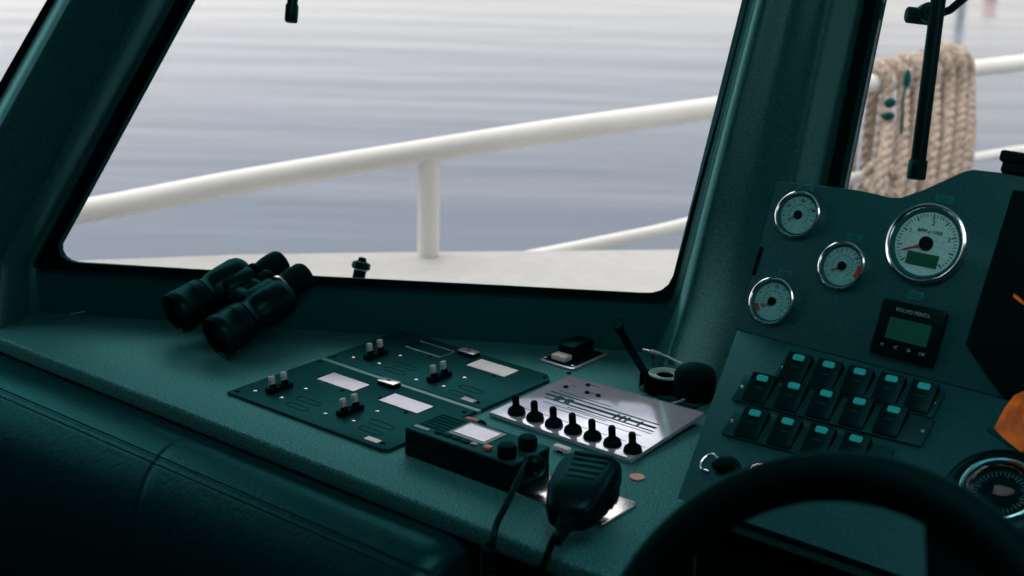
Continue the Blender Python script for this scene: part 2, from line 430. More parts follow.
# padded bolster along the dashboard's front
PR = [(1.02, -.040), (1.010, -.026), (.996, -.0225), (.978, -.0225), (.962, -.026), (.949, -.0325), (.945, -.037), (.941, -.0385), (.936, -.044), (.923, -.062), (.912, -.09), (.906, -.13), (.906, -.19), (.915, -.25), (.94, -.31), (.98, -.34), (1.02, -.35)]
PR = [(a, b) for a, b, _ in smooth_path([(a, b, 0) for a, b in PR], 3)]
xs = [-1.95+i*.02 for i in range(int(1.07/.02)+1)]
x_end = -.838
bm = bb(); rows = []
seam = -1.235
xl = sorted(set([-1.78+.02*i for i in range(46)]+[seam-.006, seam-.003, seam, seam+.003, seam+.006]+[x_end-.03*(1-sin(pi/2*k/8)) for k in range(9)]))
for x in xl:
    if x > x_end+1e-6: continue
    t = max(0, (x-(x_end-.03))/.03); s = 1-.0*t
    s = sqrt(max(0, 1-t*t*.985)); s = .35+.65*s if t > 0 else 1
    d = .0012 if abs(x-seam) < 1e-4 else (.0005 if abs(x-seam) < .0035 else 0)
    row = []
    for a, b in PR:
        yy = 1.02+(a-1.02)*(1-(1-s)*.45); zz = -.18+(b+.18)*(1-(1-s)*.14)
        w = .0012*noise.noise(Vector((x*9, a*14, b*14)))
        row.append(Vector((x, yy+d*.6+w, zz-d*.6+w)))
    rows.append(row)
V = quad_strip(bm, rows); bm.faces.new(V[-1]); bm.faces.new(V[0][::-1]); bmesh.ops.recalc_face_normals(bm, faces=bm.faces[:])
bo = obj('padded_bolster', bm, 'leather', None, 60)
tag(bo, 'dark teal leather padded bolster along the front edge of the dashboard', 'bolster')
bm = bb()
for yo, zo in ((.9475, -.0330), (.9400, -.0385)):
    x = -1.78
    while x < -.88:
        tube(bm, [(x, yo, zo), (x+.0035, yo-.0002, zo+.0006), (x+.007, yo, zo)], .0007, 5); x += .009
st = obj('stitching', bm, 'leather2', bo, 0, 'double row of fine dark stitches')
# cabinet front under the dashboard
bm = bb(); box(bm, -1.78, -.66, 1.03, 1.10, -1.0, -.0225, .003); box(bm, -.70, .35, 1.20, 1.26, -1.0, -.0225, .003)
struct('wall_cabinet', bm, 'blackm', 'black cabinet face below the dashboard')

# ================================================================== CONSOLE
X0 = -.714
A_ = Vector((X0, 1.179, 0)); B_ = Vector((-.771, 1.377, .1143)); EX = Vector((1, 0, 0))
eL = Vector((0, cos(radians(30)), sin(radians(30)))); eU = Vector((0, .4217, .9067))
ML = fr(A_, EX, eL, EX.cross(eL)); MU = fr(B_, EX, eU, EX.cross(eU)) @ Matrix.Scale(1.08, 4)
LL = (B_-A_).dot(eL); BX = B_.x-A_.x
con = thing('helm_console', 'teal helm console with slanted switch and gauge panels right of the dashboard', 'console', Matrix.Translation(A_))
def sub(bm, M_):       # world -> console-local
    return bm
iA = Matrix.Translation(-A_)
top = [(-.004, .1575), (.045, .1615), (.085, .164), (.105, .1635), (.118, .1625), (.130, .1645), (.150, .176), (.184, .2005), (.192, .2035), (.21, .2045), (.25, .2065), (.75, .225)]
bm = bb(); prism(bm, [(0, 0), (.75, 0)]+top[::-1], -.016, 0, bev=.0012, m=iA @ MU); obj('upper_panel', bm, 'console', con)
bm = bb(); prism(bm, [(0, 0), (.75, 0), (.75, LL), (BX, LL)], -.016, 0, bev=.0012, m=iA @ ML); obj('lower_panel', bm, 'console', con)
bm = bb()
yz = [(1.215, .003), (1.392, .100), (1.458, .245), (1.57, .001), (1.215, .001)]
b2 = bb(); prism(b2, yz, 0, .74); merge(bm, b2, iA @ Matrix.Translation((X0+.004, 0, 0)) @ Matrix(((0, 0, 1, 0), (1, 0, 0, 0), (0, 1, 0, 0), (0, 0, 0, 1))))
obj('body', bm, 'blackm', con)
bm = bb(); box(bm, -.0015, .0025, .058, .088, -.006, .001, .0005, m=iA @ MU); obj('edge_catch', bm, 'blackm', con, label='small black catch on the left edge')
# small tags above instruments
def tagplate(x, y, w=.013, h=.009):
    bm = bb(); box(bm, x-w/2, x+w/2, y, y+h, 0, .001, .0003, m=iA @ MU)
    o = obj('label_plate', bm, 'tagp', con); bm = bb()
    for k in (.36, .62): box(bm, x-w*.3, x+w*.3, y+h*k-.0004, y+h*k+.0004, .001, .0012, m=iA @ MU)
    q = obj('lettering', bm, 'ink', o, 0)

def dial(name, label, cx, cy, R, face, group, needle, marks, reds=(), digits=(), txt=None, screen=False):
    t = thing(name, label, 'gauge', MU @ T((cx, cy, 0)), group)
    bm = bb(); lathe(bm, [(R*.86, .0002), (R, .0002), (R*1.0, .005), (R*.985, .0068), (R*.94, .0075), (R*.895, .0065), (R*.87, .004), (R*.86, .001)], 56, cap=False)
    obj('bezel', bm, 'chrome', t)
    bm = bb(); lathe(bm, [(0, .0025), (R*.87, .0025), (R*.87, .0005)], 48); dialf = obj('dial_face', bm, face, t)
    bm = bb(); lathe(bm, [(R*.865, .0026), (R*.865, .0058), (R*.82, .0050), (R*.79, .0030), (R*.79, .0026)], 48, cap=False); obj('inner_ring', bm, 'tagp', t)
    bm = bb()
    for k in range(marks+1):
        a = radians(225-270*k/marks); big = (k % 5 == 0) if marks > 20 else (k % 2 == 0)
        l = R*(.13 if big else .07); w = R*(.016 if big else .010)
        box(bm, R*.74-l, R*.74, -w, w, .0026, .0028, m=Rz(a))
    if not screen:
        for k in range(marks+1):
            a = radians(225-270*k/marks); box(bm, R*.40, R*.47, -R*.018, R*.018, .0026, .0028, m=Rz(a))
    for s, a, rr, sz in digits: text(bm, s, R*sz, T((R*rr*cos(radians(a)), R*rr*sin(radians(a)), .0028)))
    if txt: text(bm, txt, R*.13, T((0, R*.30, .0028)))
    obj('scale_marks', bm, 'tick', dialf, 0)
    for a0, a1 in reds:
        bm = bb(); n = 8
        P = [(R*.80*cos(radians(a0+(a1-a0)*i/n)), R*.80*sin(radians(a0+(a1-a0)*i/n))) for i in range(n+1)]+[(R*.62*cos(radians(a1-(a1-a0)*i/n)), R*.62*sin(radians(a1-(a1-a0)*i/n))) for i in range(n+1)]
        prism(bm, P, .0026, .0029); obj('red_zone', bm, 'redp', dialf, 0, 'red warning band on the dial')
    if screen:
        bm = bb(); box(bm, -R*.40, R*.40, -R*.56, -R*.24, .0026, .0034, .0002); obj('lcd_window', bm, 'lcd', dialf, 0, 'dark rectangular readout')
    bm = bb(); prism(bm, [(0, -R*.035), (R*(.62 if screen else .5), -R*.012), (R*(.62 if screen else .5), R*.012), (0, R*.035)], .0036, .0042, m=Rz(radians(needle))); obj('needle', bm, 'redp', t, 0, 'red needle')
    bm = bb(); lathe(bm, [(R*.17, .0030), (R*.17, .0056), (R*.14, .0062), (0, .0064)], 24); obj('hub', bm, 'blackm', t)
    bm = bb(); lathe(bm, [(R*.88, .0064), (R*.5, .0073), (0, .0076)], 40, cap=False); obj('glass', bm, 'dialglass', t)
    return t
GR = 'small round gauges on the helm console'
dial('gauge', 'small chrome rimmed gauge highest on the console, in its top left corner', .0315, .1275, .0245, 'face', GR, 215, 16, digits=[('50', 150, .62, .16), ('100', 88, .60, .16), ('150', 30, .60, .16)])
dial('gauge', 'small chrome rimmed gauge with a red band at its right, middle of the three', .0925, .0865, .0245, 'face', GR, 215, 16, reds=[(-30, 12)], digits=[('5', 110, .60, .18), ('10', 40, .62, .18)])
dial('gauge', 'small chrome rimmed gauge with a red mark at lower left, lowest of the three', .0305, .0365, .0245, 'face', GR, 222, 16, reds=[(198, 222)], digits=[('E', 210, .5, .16), ('1/2', 90, .6, .16), ('F', -30, .6, .16)])
dial('tachometer', 'large chrome rimmed tachometer with red needle and dark readout', .1690, .1245, .0395, 'facebig', None, 205, 40,
     digits=[('0', 212, .50, .001), ('1', 153, .54, .17), ('2', 87, .52, .17), ('3', 20, .55, .17), ('4', -40, .52, .001)], txt='RPM x 1000', screen=True)
tagplate(.030, .1535, .018, .006); tagplate(.0955, .1135, .016, .007); tagplate(.0345, .0635, .016, .007); tagplate(.173, .1660, .018, .008); tagplate(.172, .0695, .016, .009)
# digital display
t = thing('engine_display', 'black square digital display with four symbol keys under the tachometer', 'display', MU @ T((.1440, .0110, .0006)))
bm = bb(); prism(bm, rrect(0, .065, 0, .054, .004), 0, .007, bev=.0018); obj('housing', bm, 'black', t)
bm = bb(); box(bm, .0125, .0545, .0165, .0375, .007, .0074, .0002); obj('screen', bm, 'lcd', t, 0, 'dark green screen')
bm = bb(); text(bm, 'VOLVO PENTA', .0052, T((.033, .0455, .0072))); obj('lettering', bm, 'print_', t, 0, 'pale maker name above the screen')
for i, s in enumerate(('=', '<', '>', 'OK')):
    bm = bb(); text(bm, s, .0075 if i < 3 else .0045, T((.012+.0135*i, .0095, .0072))); obj('key_symbol', bm, 'print_', t, 0)
# chart monitor at right
t = thing('chart_monitor', 'large black chamfered screen at the right end of the gauge panel', 'monitor', MU @ T((.232, 0, 0)))
P = [(0, .040), (.046, .001), (.27, .001), (.27, .20), (.003, .190)]
bm = bb(); prism(bm, P, .0002, .004, bev=.001); obj('housing', bm, 'blackm', t)
bm = bb(); prism(bm, [(.012, .044), (.05, .012), (.255, .012), (.255, .18), (.014, .174)], .004, .0046, bev=.0002); obj('screen', bm, 'gasket', t)
bm = bb(); prism(bm, [(.031, .092), (.044, .086), (.044, .089), (.031, .0955)], .0046, .0052); obj('screen_mark', bm, 'orange', t, 0, 'thin orange line on the screen')
# knob box on the console top
t = thing('alarm_buzzer', 'small black box with rounded lid on top of the console at far right', 'box', MU @ T((.214, .205, -.008)))
bm = bb(); box(bm, .004, .06, 0, .010, -.012, .012, .002); obj('base', bm, 'blackm', t)
bm = bb(); box(bm, 0, .064, .010, .021, -.014, .014, .003); obj('lid', bm, 'black', t)

# rocker switch banks
def bank(label, x0, x1, y0, n, sx_, pitch):
    t = thing('switch_bank', label, 'switch panel', ML @ T((x0, y0, 0)) @ Rz(radians(2.4)), 'rows of rocker switches on the helm console')
    hgt = .0365
    bm = bb(); prism(bm, rrect(0, x1-x0, 0, hgt, .003), .0003, .0035, bev=.001); obj('mounting_plate', bm, 'plate', t)
    for px_ in (.005, x1-x0-.006):
        bm = bb(); lathe(bm, [(.0022, .0035), (.0022, .0042), (0, .0046)], 16, m=T((px_, hgt/2, 0))); obj('screw', bm, 'chrome', t)
    first = None
    for k in range(n):
        M_ = T((sx_-x0+pitch*k, .0015, .0035))
        if first is None:
            bm = bb()
            # side profile: tall upper end, sloping down toward the operator
            b2 = bb(); prism(b2, [(0, 0), (.0345, 0), (.0345, .0085), (.033, .0102), (.021, .0076), (.012, .0050), (.002, .0032), (0, .002)], -.0133, .0133, bev=.0009)
            merge(bm, b2, Matrix(((0, 0, 1, 0), (1, 0, 0, 0), (0, 1, 0, 0), (0, 0, 0, 1))))
            f = obj('rocker_switch', bm, 'rocker', t); f.matrix_local = M_; first = f
            bm = bb(); prism(bm, rrect(-.0064, .0064, -.0036, .0036, .0022, 3), 0, .0011, bev=.0003, m=T((0, .0275, .0088)) @ Matrix.Rotation(.21, 4, 'X')); obj('lamp_lens', bm, 'lens', f, 40, 'pale teal lamp lens')
            bm = bb(); box(bm, -.0045, .0045, -.0007, .0007, 0, .0004, m=T((0, .0165, .0064)) @ Matrix.Rotation(.33, 4, 'X')); obj('legend', bm, 'plate', f, 0)
        else:
            f = copy_tree(first, t); f.matrix_local = M_
    return t
bank('top bank of black rocker switches, five switches just below the gauges', .016, .192, .1730, 5, .0358, .0343)
bank('middle bank of five black rocker switches with teal lamp lenses', -.012, .197, .1340, 5, .0133, .0362)
bank('bottom bank of four black rocker switches nearest the steering wheel', .001, .176, .0885, 4, .0290, .0370)

# key with ring
t = thing('ignition_key', 'black ignition key with thin ring and chrome bits below the switch banks', 'key', ML @ T((.036, .050, 0)) @ Matrix.Scale(1.15, 4))
bm = bb(); tube(bm, smooth_path([(-.012, .004, .006), (-.024, .008, .005), (-.029, 0, .004), (-.026, -.008, .003), (-.018, -.009, .003)], 6), .0011, 8); obj('key_ring', bm, 'chrome', t)
bm = bb(); prism(bm, [(-.016, -.005), (-.012, .006), (-.004, .009), (.006, .006), (.011, .001), (.007, -.004), (0, -.002), (-.006, -.007)], .0002, .012, bev=.002); obj('fob', bm, 'black', t)
bm = bb(); lathe(bm, [(.009, .0002), (.009, .002), (.005, .0035), (.004, .006), (0, .0065)], 24, m=T((.022, .008, 0))); obj('lock_barrel', bm, 'steel', t)
bm = bb(); torus(bm, .005, .0009, m=T((.032, .004, .0045)) @ Matrix.Rotation(.6, 4, 'X')); obj('split_ring', bm, 'chrome', t)

# compass
t = thing('compass', 'round flush compass with cyan tinted rim at lower right beside the wheel', 'compass', ML @ T((.287, .114, 0.0004)) @ Matrix.Scale(1.12, 4))
bm = bb(); lathe(bm, [(.032, 0), (.047, 0), (.0475, .004), (.045, .008), (.040, .0105), (.034, .011), (.032, .009)], 56, cap=False); obj('flange', bm, 'black', t)
bm = bb(); torus(bm, .0305, .0022, z=.0115, n=56); obj('rim', bm, 'rim', t)  # metal ring; the cyan glow is put into its colour
bm = bb(); lathe(bm, [(0, .002), (.0225, .002), (.0225, .005), (.0215, .0062), (0, .0066)], 40); cdk = obj('compass_card', bm, 'gloss', t)
bm = bb()
for k in range(36):
    box(bm, .018 if k % 3 else .0165, .0218, -.0003, .0003, .0064, .0069, m=Rz(k*pi/18))
obj('card_marks', bm, 'print_', cdk, 0)
bm = bb(); lathe(bm, [(.0300, .011), (.0285, .016), (.024, .0215), (.016, .0255), (.008, .0272), (0, .0278)], 48, cap=False); obj('glass_dome', bm, 'dome', t, 80)
# orange folded film
t = thing('orange_cover', 'orange translucent folded plastic cover above the compass', 'cover', ML @ T((.250, .188, 0)))
bm = bb()
P = [(0, 0, .001), (.004, .020, .012), (.010, .030, .022), (.030, .044, .030), (.07, .05, .032), (.08, .0, .02), (.035, -.020, .004)]
top_ = [bm.verts.new(p) for p in P]; c = bm.verts.new((.03, .014, .030)); c2 = bm.verts.new((.012, .010, .016)); c3 = bm.verts.new((.04, -.004, .022))
for a, b, d in ((0, 1, c2), (1, 2, c2)): bm.faces.new((top_[a], top_[b], d))
bm.faces.new((top_[2], c, c2)); bm.faces.new((top_[2], top_[3], c)); bm.faces.new((top_[3], top_[4], c)); bm.faces.new((top_[4], top_[5], c3)); bm.faces.new((top_[4], c3, c))
bm.faces.new((top_[5], top_[6], c3)); bm.faces.new((top_[6], top_[0], c3)); bm.faces.new((top_[0], c2, c3)); bm.faces.new((c, c3, c2))
bmesh.ops.recalc_face_normals(bm, faces=bm.faces[:])
bmesh.ops.solidify(bm, geom=bm.faces[:], thickness=.0012)
obj('film', bm, 'orange', t, 25)
bm = bb(); prism(bm, [(-.006, -.003), (-.004, .002), (.05, -.018), (.05, -.026)], .0003, .002); obj('backing_strip', bm, 'plate', t)

# ================================================================== DASH EQUIPMENT
def screw(par, x, y, z, m='steel', r=.0022):
    bm = bb(); lathe(bm, [(r, 0), (r*.95, .0006), (r*.6, .0011), (0, .0012)], 14, m=T((x, y, z))); obj('screw', bm, m, par)
def slot(bm, x, y, z, l, w, r=.0007):
    P = [Vector((p[0], p[1], z)) for p in rrect(x-l/2, x+l/2, y-w/2, y+w/2, w/2-.0001, 4)]
    tube(bm, P, r, 5, closed=True)
def board(label, x0, y0, w, h, front):
    t = thing('breaker_panel', label, 'panel', (x0, y0, 0), 'flush breaker panels on the dashboard')
    TZ = .004
    bm = bb(); prism(bm, [(0, 0), (w-.006, 0), (w, .006), (w, h), (0, h)] if front else [(0, 0), (w, 0), (w, h-.012), (w-.012, h), (0, h)], .0003, TZ, bev=.0008); obj('plate', bm, 'plate', t)
    for cx, cy in ((.008, .008), (w-.016, .012), (.008, h-.008), (w-.008, h-.012), (w*.5, h-.006)): screw(t, cx, cy, TZ, 'blackm', .003)
    fb = None
    for bx, by in (((.041, .034), (.150, .040)) if front else ((.045, .034), (.153, .030))):
        for k in range(2):
            M_ = T((bx, by+.0185*k, TZ))
            if fb is None:
                bm = bb(); box(bm, -.0055, .0055, -.0085, .0085, 0, .006, .0012)
                b2 = bb(); lathe(b2, [(.0045, 0), (.0040, .004), (0, .0045)], 14); merge(bm, b2, T((0, 0, .006)))
                fb = obj('breaker', bm, 'blackm', t); fb.matrix_local = M_
                bm = bb(); box(bm, -.0022, .0022, -.0035, .0035, .009, .0195, .0008, m=Matrix.Rotation(-.15, 4, 'Y')); obj('toggle_tab', bm, 'clear', fb, 40, 'pale translucent tab')
            else: f = copy_tree(fb, t); f.matrix_local = M_
        for dx, dy in ((-.018, -.012), (-.012, .030), (.020, .032), (.020, -.006)):
            screw(t, bx+dx, by+dy, TZ, 'steel', .0024)
        bm = bb()
        slot(bm, bx+.050, by+.008, TZ+.0001, .036, .010); slot(bm, bx+.052, by-.012, TZ+.0001, .034, .009)
        obj('engraved_slot', bm, 'ink', t, 0)
    labs = ((.052, .1115, .098, .125), (.150, .1115-.0, .200, .125)) 
    if front: labs = (((.049, .096), (.108, .124), 'label'), ((.149, .096), (.208, .124), 'label'), ((.213, .006), (.232, .0145), 'white'))
    else: labs = (((.049, .094), (.106, .121), 'frame'), ((.148, .095), (.207, .123), 'label_lit'), ((.214, .006), (.232, .0145), 'clear'))
    for (a, b), (c, d), m_ in labs:
        if m_ == 'frame':
            bm = bb(); tube(bm, [(a, b, TZ+.0006), (c, b, TZ+.0006), (c, d, TZ+.0006), (a, d, TZ+.0006)], .0008, 6, closed=True); obj('label_frame', bm, 'silver', t, 0, 'thin bright frame of an empty label window')
        else:
            bm = bb(); box(bm, a, c, b, d, TZ, TZ+.0012, .0003); obj('label_plate', bm, m_, t, 0, 'glossy pale label')
        if m_ != 'white' and m_ != 'clear':
            screw(t, a-.004, (b+d)/2-.006, TZ, 'blackm', .0026); screw(t, c-.012, b-.005, TZ, 'blackm', .0026)
    return t
board('breaker panel with two white labels, the one nearer the padded bolster', -1.2555, 1.064, .2515, .1485, True)
board('breaker panel with one empty label frame, the one nearer the windscreen', -1.2545, 1.2205, .2515, .139, False)
# rail strip between boards
bm = bb(); box(bm, -1.254, -1.003, 1.2130, 1.2200, .0002, .0035, .0006)
tag(obj('joint_strip', bm, 'platestrip'), 'narrow paler strip lying between the two breaker panels', 'strip')
def relay(label, x, y, topm):
    t = thing('relay', label, 'relay', (x, y, 0), 'small flat relays by the breaker panels')
    bm = bb(); box(bm, -.013, .013, -.007, .007, .0, .004, .001); obj('case', bm, 'blackm', t)
    bm = bb(); box(bm, -.0125, .0125, -.0068, .0068, .004, .0058, .0005); obj('cap', bm, topm, t, 40, 'glossy pale top')
    bm = bb(); box(bm, -.004, .002, -.0015, .0015, .0058, .0061); obj('marking', bm, 'ink', t, 0)
    return t
relay('small pale topped relay between the two breaker panels', -1.1310, 1.2040, 'label').location.z = .004
relay('small dark relay at the far edge of the breaker panel nearer the windscreen', -1.1290, 1.3460, 'silver').location.z = .004

# switch plate with seven rubber booted toggles
t = thing('toggle_panel', 'bright glossy metal plate with seven black booted toggle switches', 'switch panel', T((-.9885, 1.2165, 0)) @ Matrix.Rotation(radians(3), 4, 'X'))
PW, PH = .194, .147
bm = bb(); prism(bm, [(0, 0), (PW, 0), (PW-.002, PH-.0), (.009, PH-.008)], .0003, .006, bev=.0012); obj('plate', bm, 'silver', t)
ft = None
for k in range(7):
    M_ = T((.0262+.0263*k, .0165, .006))
    if ft is None:
        bm = bb(); lathe(bm, [(.0072, 0), (.0096, .0012), (.0099, .0030), (.0086, .0040), (.0092, .0050), (.0072, .0068), (.0050, .0085), (.0040, .0105), (.0041, .0200), (.0033, .0222), (0, .0230)], 24, m=Matrix.Rotation(.08, 4, 'X'))
        ft = obj('toggle_boot', bm, 'blackm', t); ft.matrix_local = M_
        bm = bb(); torus(bm, .0094, .0009, z=.0009, n=24, k=6); obj('nut_ring', bm, 'black', ft)
    else: f = copy_tree(ft, t); f.matrix_local = M_
for x, y in ((.027, .108), (.044, .128), (.056, .110), (.071, .111), (.006, .142)):
    bm = bb(); lathe(bm, [(.003, 0), (.003, .0014), (0, .002)], 14, m=T((x, y, .006))); obj('pin', bm, 'blackm', t)
bm = bb()
for x0, x1, y, w in ((.02, .17, .088, .0011), (.02, .172, .079, .0022), (.025, .175, .070, .0011), (.028, .10, .095, .0005), (.03, .118, .060, .0004), (.05, .17, .053, .0004), (.062, .176, .064, .0005), (.03, .035, .116, .0005), (.044, .060, .131, .0004), (.058, .07, .113, .0004)):
    box(bm, x0, x1, y-w, y+w, .006, .0062)
for k in range(7): box(bm, .0275+.0258*k-.002, .0275+.0258*k+.008, .0315, .0322, .006, .0062)
for x in (.036, .040, .050, .054, .118, .126, .133, .150): box(bm, x, x+.003, .072, .084, .006, .0063)
obj('printed_lines', bm, 'ink', t, 0, 'dark printed diagram lines')
# coral latch
t = thing('flip_switch', 'small coral red flip switch cover behind the radio', 'switch', (-.981, 1.178, 0))
bm = bb(); b2 = bb(); lathe(b2, [(0, -.011), (.0045, -.0105), (.0062, -.007), (.0062, .009), (.0058, .010)], 20); merge(bm, b2, T((0, 0, .006)) @ Matrix.Rotation(pi/2, 4, 'Y')); obj('cover', bm, 'red', t)
bm = bb(); b2 = bb(); lathe(b2, [(.0064, .010), (.0066, .014), (.005, .0165), (0, .017)], 20); merge(bm, b2, T((0, 0, .0066)) @ Matrix.Rotation(pi/2, 4, 'Y')); obj('cap', bm, 'blackm', t)
bm = bb(); box(bm, -.010, .013, -.006, .006, 0, .003, .0008); obj('base', bm, 'blackm', t)

# radio
t = thing('marine_radio', 'black boxy radio with speaker slots, bright display and two knobs', 'radio', (-.9885, 1.0755, 0))
RW, RD, RH = .146, .062, .032
bm = bb(); box(bm, 0, RW, 0, RD, 0, .0135, .002); box(bm, .0006, RW-.0006, .0006, RD-.0006, .0135, RH-.003, .0008); obj('case', bm, 'black', t)
bm = bb(); box(bm, 0, RW, 0, RD, RH-.003, RH, .0014); fp = obj('face_plate', bm, 'plate', t)
bm = bb()
for k in range(6): box(bm, .007, .040, .017+.0065*k, .0205+.0065*k, RH, RH+.0003)
obj('speaker_slots', bm, 'gasket', t, 0)
bm = bb(); box(bm, .045, .094, .018, .055, RH, RH+.0012, .0004); obj('display_bezel', bm, 'print_', t)
bm = bb(); box(bm, .049, .090, .022, .050, RH+.0012, RH+.0020, .0002); obj('display', bm, 'label', t, 0, 'bright glossy display')
for k in range(4):
    bm = bb(); box(bm, .033+.012*k, .0425+.012*k, .009, .0145, RH, RH+.002, .0009); obj('button', bm, 'black', t)
bm = bb(); box(bm, .0815, .089, .010, .0155, RH, RH+.0022, .0009); obj('button', bm, 'beige', t, label='beige button')
bm = bb(); box(bm, .099, .107, .009, .017, RH, RH+.0042, .0012); obj('button', bm, 'pink', t, label='coral red button')
bm = bb(); prism(bm, rrect(.006, .026, .007, .0125, .0015, 3), RH, RH+.0008, bev=.0002); obj('name_badge', bm, 'platestrip', t)
fk = None
for kx, ky in ((.1285, .0125), (.1315, .042)):
    if fk is None:
        bm = bb(); lathe(bm, [(.0095, 0), (.0095, .011), (.0085, .0135), (.004, .0142), (0, .0142)], 28)
        for i in range(20): box(bm, .0093, .0099, -.0004, .0004, .001, .011, m=Rz(i*pi/10))
        fk = obj('knob', bm, 'blackm', t); fk.matrix_local = T((kx, ky, RH))
    else: f = copy_tree(fk, t); f.matrix_local = T((kx, ky, RH))
# plug and cable of the radio
t = thing('microphone_lead', 'black lead with round plug running from the radio over the dashboard edge', 'cable', (-.835, 1.078, 0))
o_ = Vector((-.835, 1.078, 0))
def loc(P): return [Vector(p)-o_ for p in P]
pl = onz(534, 465, .03)
bm = bb(); lathe(bm, [(0, -.014), (.008, -.013), (.011, -.008), (.0115, 0), (.0105, .008), (.006, .013), (0, .014)], 24, m=T(pl-o_) @ Matrix.Rotation(.9, 4, Vector((1, .6, 0)))); obj('plug', bm, 'black', t)
cp = [pl+Vector((-.004, -.004, .004)), onz(523, 469, .032), onz(514, 488, .024), onz(505, 507, .016), onz(497, 523, .0085), Vector((-.797, .991, -.001)), Vector((-.797, .986, -.020)), Vector((-.798, .984, -.07)), Vector((-.798, .984, -.13)), Vector((-.798, .99, -.25))]
bm = bb(); tube(bm, smooth_path(loc(cp), 8), .0032, 10); obj('lead', bm, 'black', t)
bm = bb()
q = []
for i in range(90):
    a = i/89; p = Vector((-.797, .984, -.004-.055*a)); q.append(p+Vector((.0055*cos(a*2*pi*9), .0055*sin(a*2*pi*9), 0)))
tube(bm, loc(q), .0024, 7); obj('coiled_section', bm, 'blackm', t)

# steel plate and hand microphone
t = thing('mounting_plate', 'polished steel plate on the dashboard under the hand microphone', 'plate', (-.842, 1.0765, 0))
bm = bb(); prism(bm, rrect(0, .109, 0, .064, .006), .0003, .003, bev=.0008); obj('plate', bm, 'steel', t)
bm = bb(); box(bm, .083, .090, .046, .056, .003, .010, .001); obj('clip', bm, 'steel', t)
t = thing('white_clip', 'small white clip behind the hand microphone beside the toggle plate', 'clip', onz(562, 452, 0))
bm = bb(); box(bm, -.010, .010, -.004, .004, .0005, .007, .0015); obj('body', bm, 'white', t); bm = bb(); box(bm, -.004, .004, -.0045, .0045, .0005, .003, .001); obj('foot', bm, 'blackm', t)
mA = onz(569, 514, .032); mB = onz(593, 470, .042)
ax = (mB-mA); Lm = ax.length; ey = ax.normalized(); ez = (Vector((0, 0, 1))-ey*ey.z).normalized(); ex = ey.cross(ez)
Mm = fr((mA+mB)/2, ex, ey, ez)
t = thing('hand_microphone', 'black fist microphone with slotted grille lying on the steel plate', 'microphone', Mm)
HL = Lm/2+.005
secs = [(-HL-.004, .011, .010, -.002), (-HL+.002, .020, .014, -.001), (-HL+.016, .026, .0175, 0), (-HL*.2, .0305, .019, 0), (HL*.45, .0315, .019, 0), (HL*.85, .0295, .018, 0), (HL, .026, .015, -.001), (HL+.005, .020, .009, -.002)]
bm = bb(); rows = []
for y, hw, hh, zc in secs:
    row = []
    for i in range(32):
        a = 2*pi*i/32; c, s = cos(a), sin(a)
        e_ = .42
        row.append(Vector((hw*math.copysign(abs(c)**e_, c), y, zc+hh*math.copysign(abs(s)**(e_+.15), s))))
    rows.append(row)
V = quad_strip(bm, rows, closed=True); bm.faces.new(V[0]); bm.faces.new(V[-1]); bmesh.ops.recalc_face_normals(bm, faces=bm.faces[:])
obj('shell', bm, 'black', t, 50)
bm = bb()
for k in range(5):
    box(bm, -.018+.0012*k, .020-.0012*k, HL*.84-.0105*k-.0022, HL*.84-.0105*k+.0022, .0170, .0203, .0012)
obj('grille_bars', bm, 'plate', t)
bm = bb(); box(bm, .028, .034, -.012, .016, -.008, .008, .002); obj('talk_button', bm, 'blackm', t)
bm = bb(); b2 = bb(); lathe(b2, [(.010, 0), (.0085, .006), (.0078, .007), (.0075, .012), (.0062, .013), (.006, .018), (.0045, .024), (.0036, .030)], 20); merge(bm, b2, T((0, -HL-.002, -.002)) @ Matrix.Rotation(pi/2+.25, 4, 'X')); obj('strain_relief', bm, 'blackm', t)
inv = Mm.inverted()
ce = Mm @ Vector((0, -HL-.026, -.008))
_py = Vector((0, .985, 0)); _pn = Vector((0, 1, 0))
cpts = [ce, onz(555, 536, .026), onpl(547, 556, _py, _pn), onpl(540, 574, _py, _pn), onpl(534, 600, _py, _pn), onpl(530, 640, _py, _pn)]
bm = bb(); tube(bm, [inv @ p for p in smooth_path(cpts, 8)], .0034, 10); obj('cord', bm, 'black', t)

# copper disc
bm = bb(); lathe(bm, [(0, 0), (.0078, 0), (.0082, .0006), (.0082, .0014), (.0076, .002), (0, .002)], 32)
o = obj('coin', bm, 'coin'); o.location = onz(637, 478, .0001); tag(o, 'copper coloured coin on the dashboard right of the hand microphone', 'coin')

# latch on its own little plate
t = thing('lever_switch', 'black lever switch on a small bright plate near the windscreen wall', 'switch', (-1.031, 1.436, 0))
bm = bb(); prism(bm, rrect(-.0265, .0265, -.040, .036, .005), .0003, .003, bev=.0008); obj('plate', bm, 'silver', t)
bm = bb(); prism(bm, rrect(-.023, .023, -.036, .032, .004), .003, .004, bev=.0004); obj('rubber_pad', bm, 'blackm', t)
bm = bb(); box(bm, -.014, .014, -.016, .022, .004, .013, .002); obj('body', bm, 'black', t)
bm = bb(); b2 = bb(); prism(b2, [(-.019, .0135), (.020, .0135), (.024, .016), (.023, .021), (-.012, .0245), (-.019, .021)], -.013, .013, bev=.0015); merge(bm, b2, Matrix(((0, 0, 1, 0), (1, 0, 0, 0), (0, 1, 0, 0), (0, 0, 0, 1)))); obj('lever', bm, 'black', t)
bm = bb(); box(bm, -.013, .009, -.033, -.017, .004, .0115, .002); obj('terminal_block', bm, 'white', t, label='pale plastic block')
for x, y in ((-.021, -.033), (.021, -.033), (.021, .029)): screw(t, x, y, .004, 'chrome', .002)

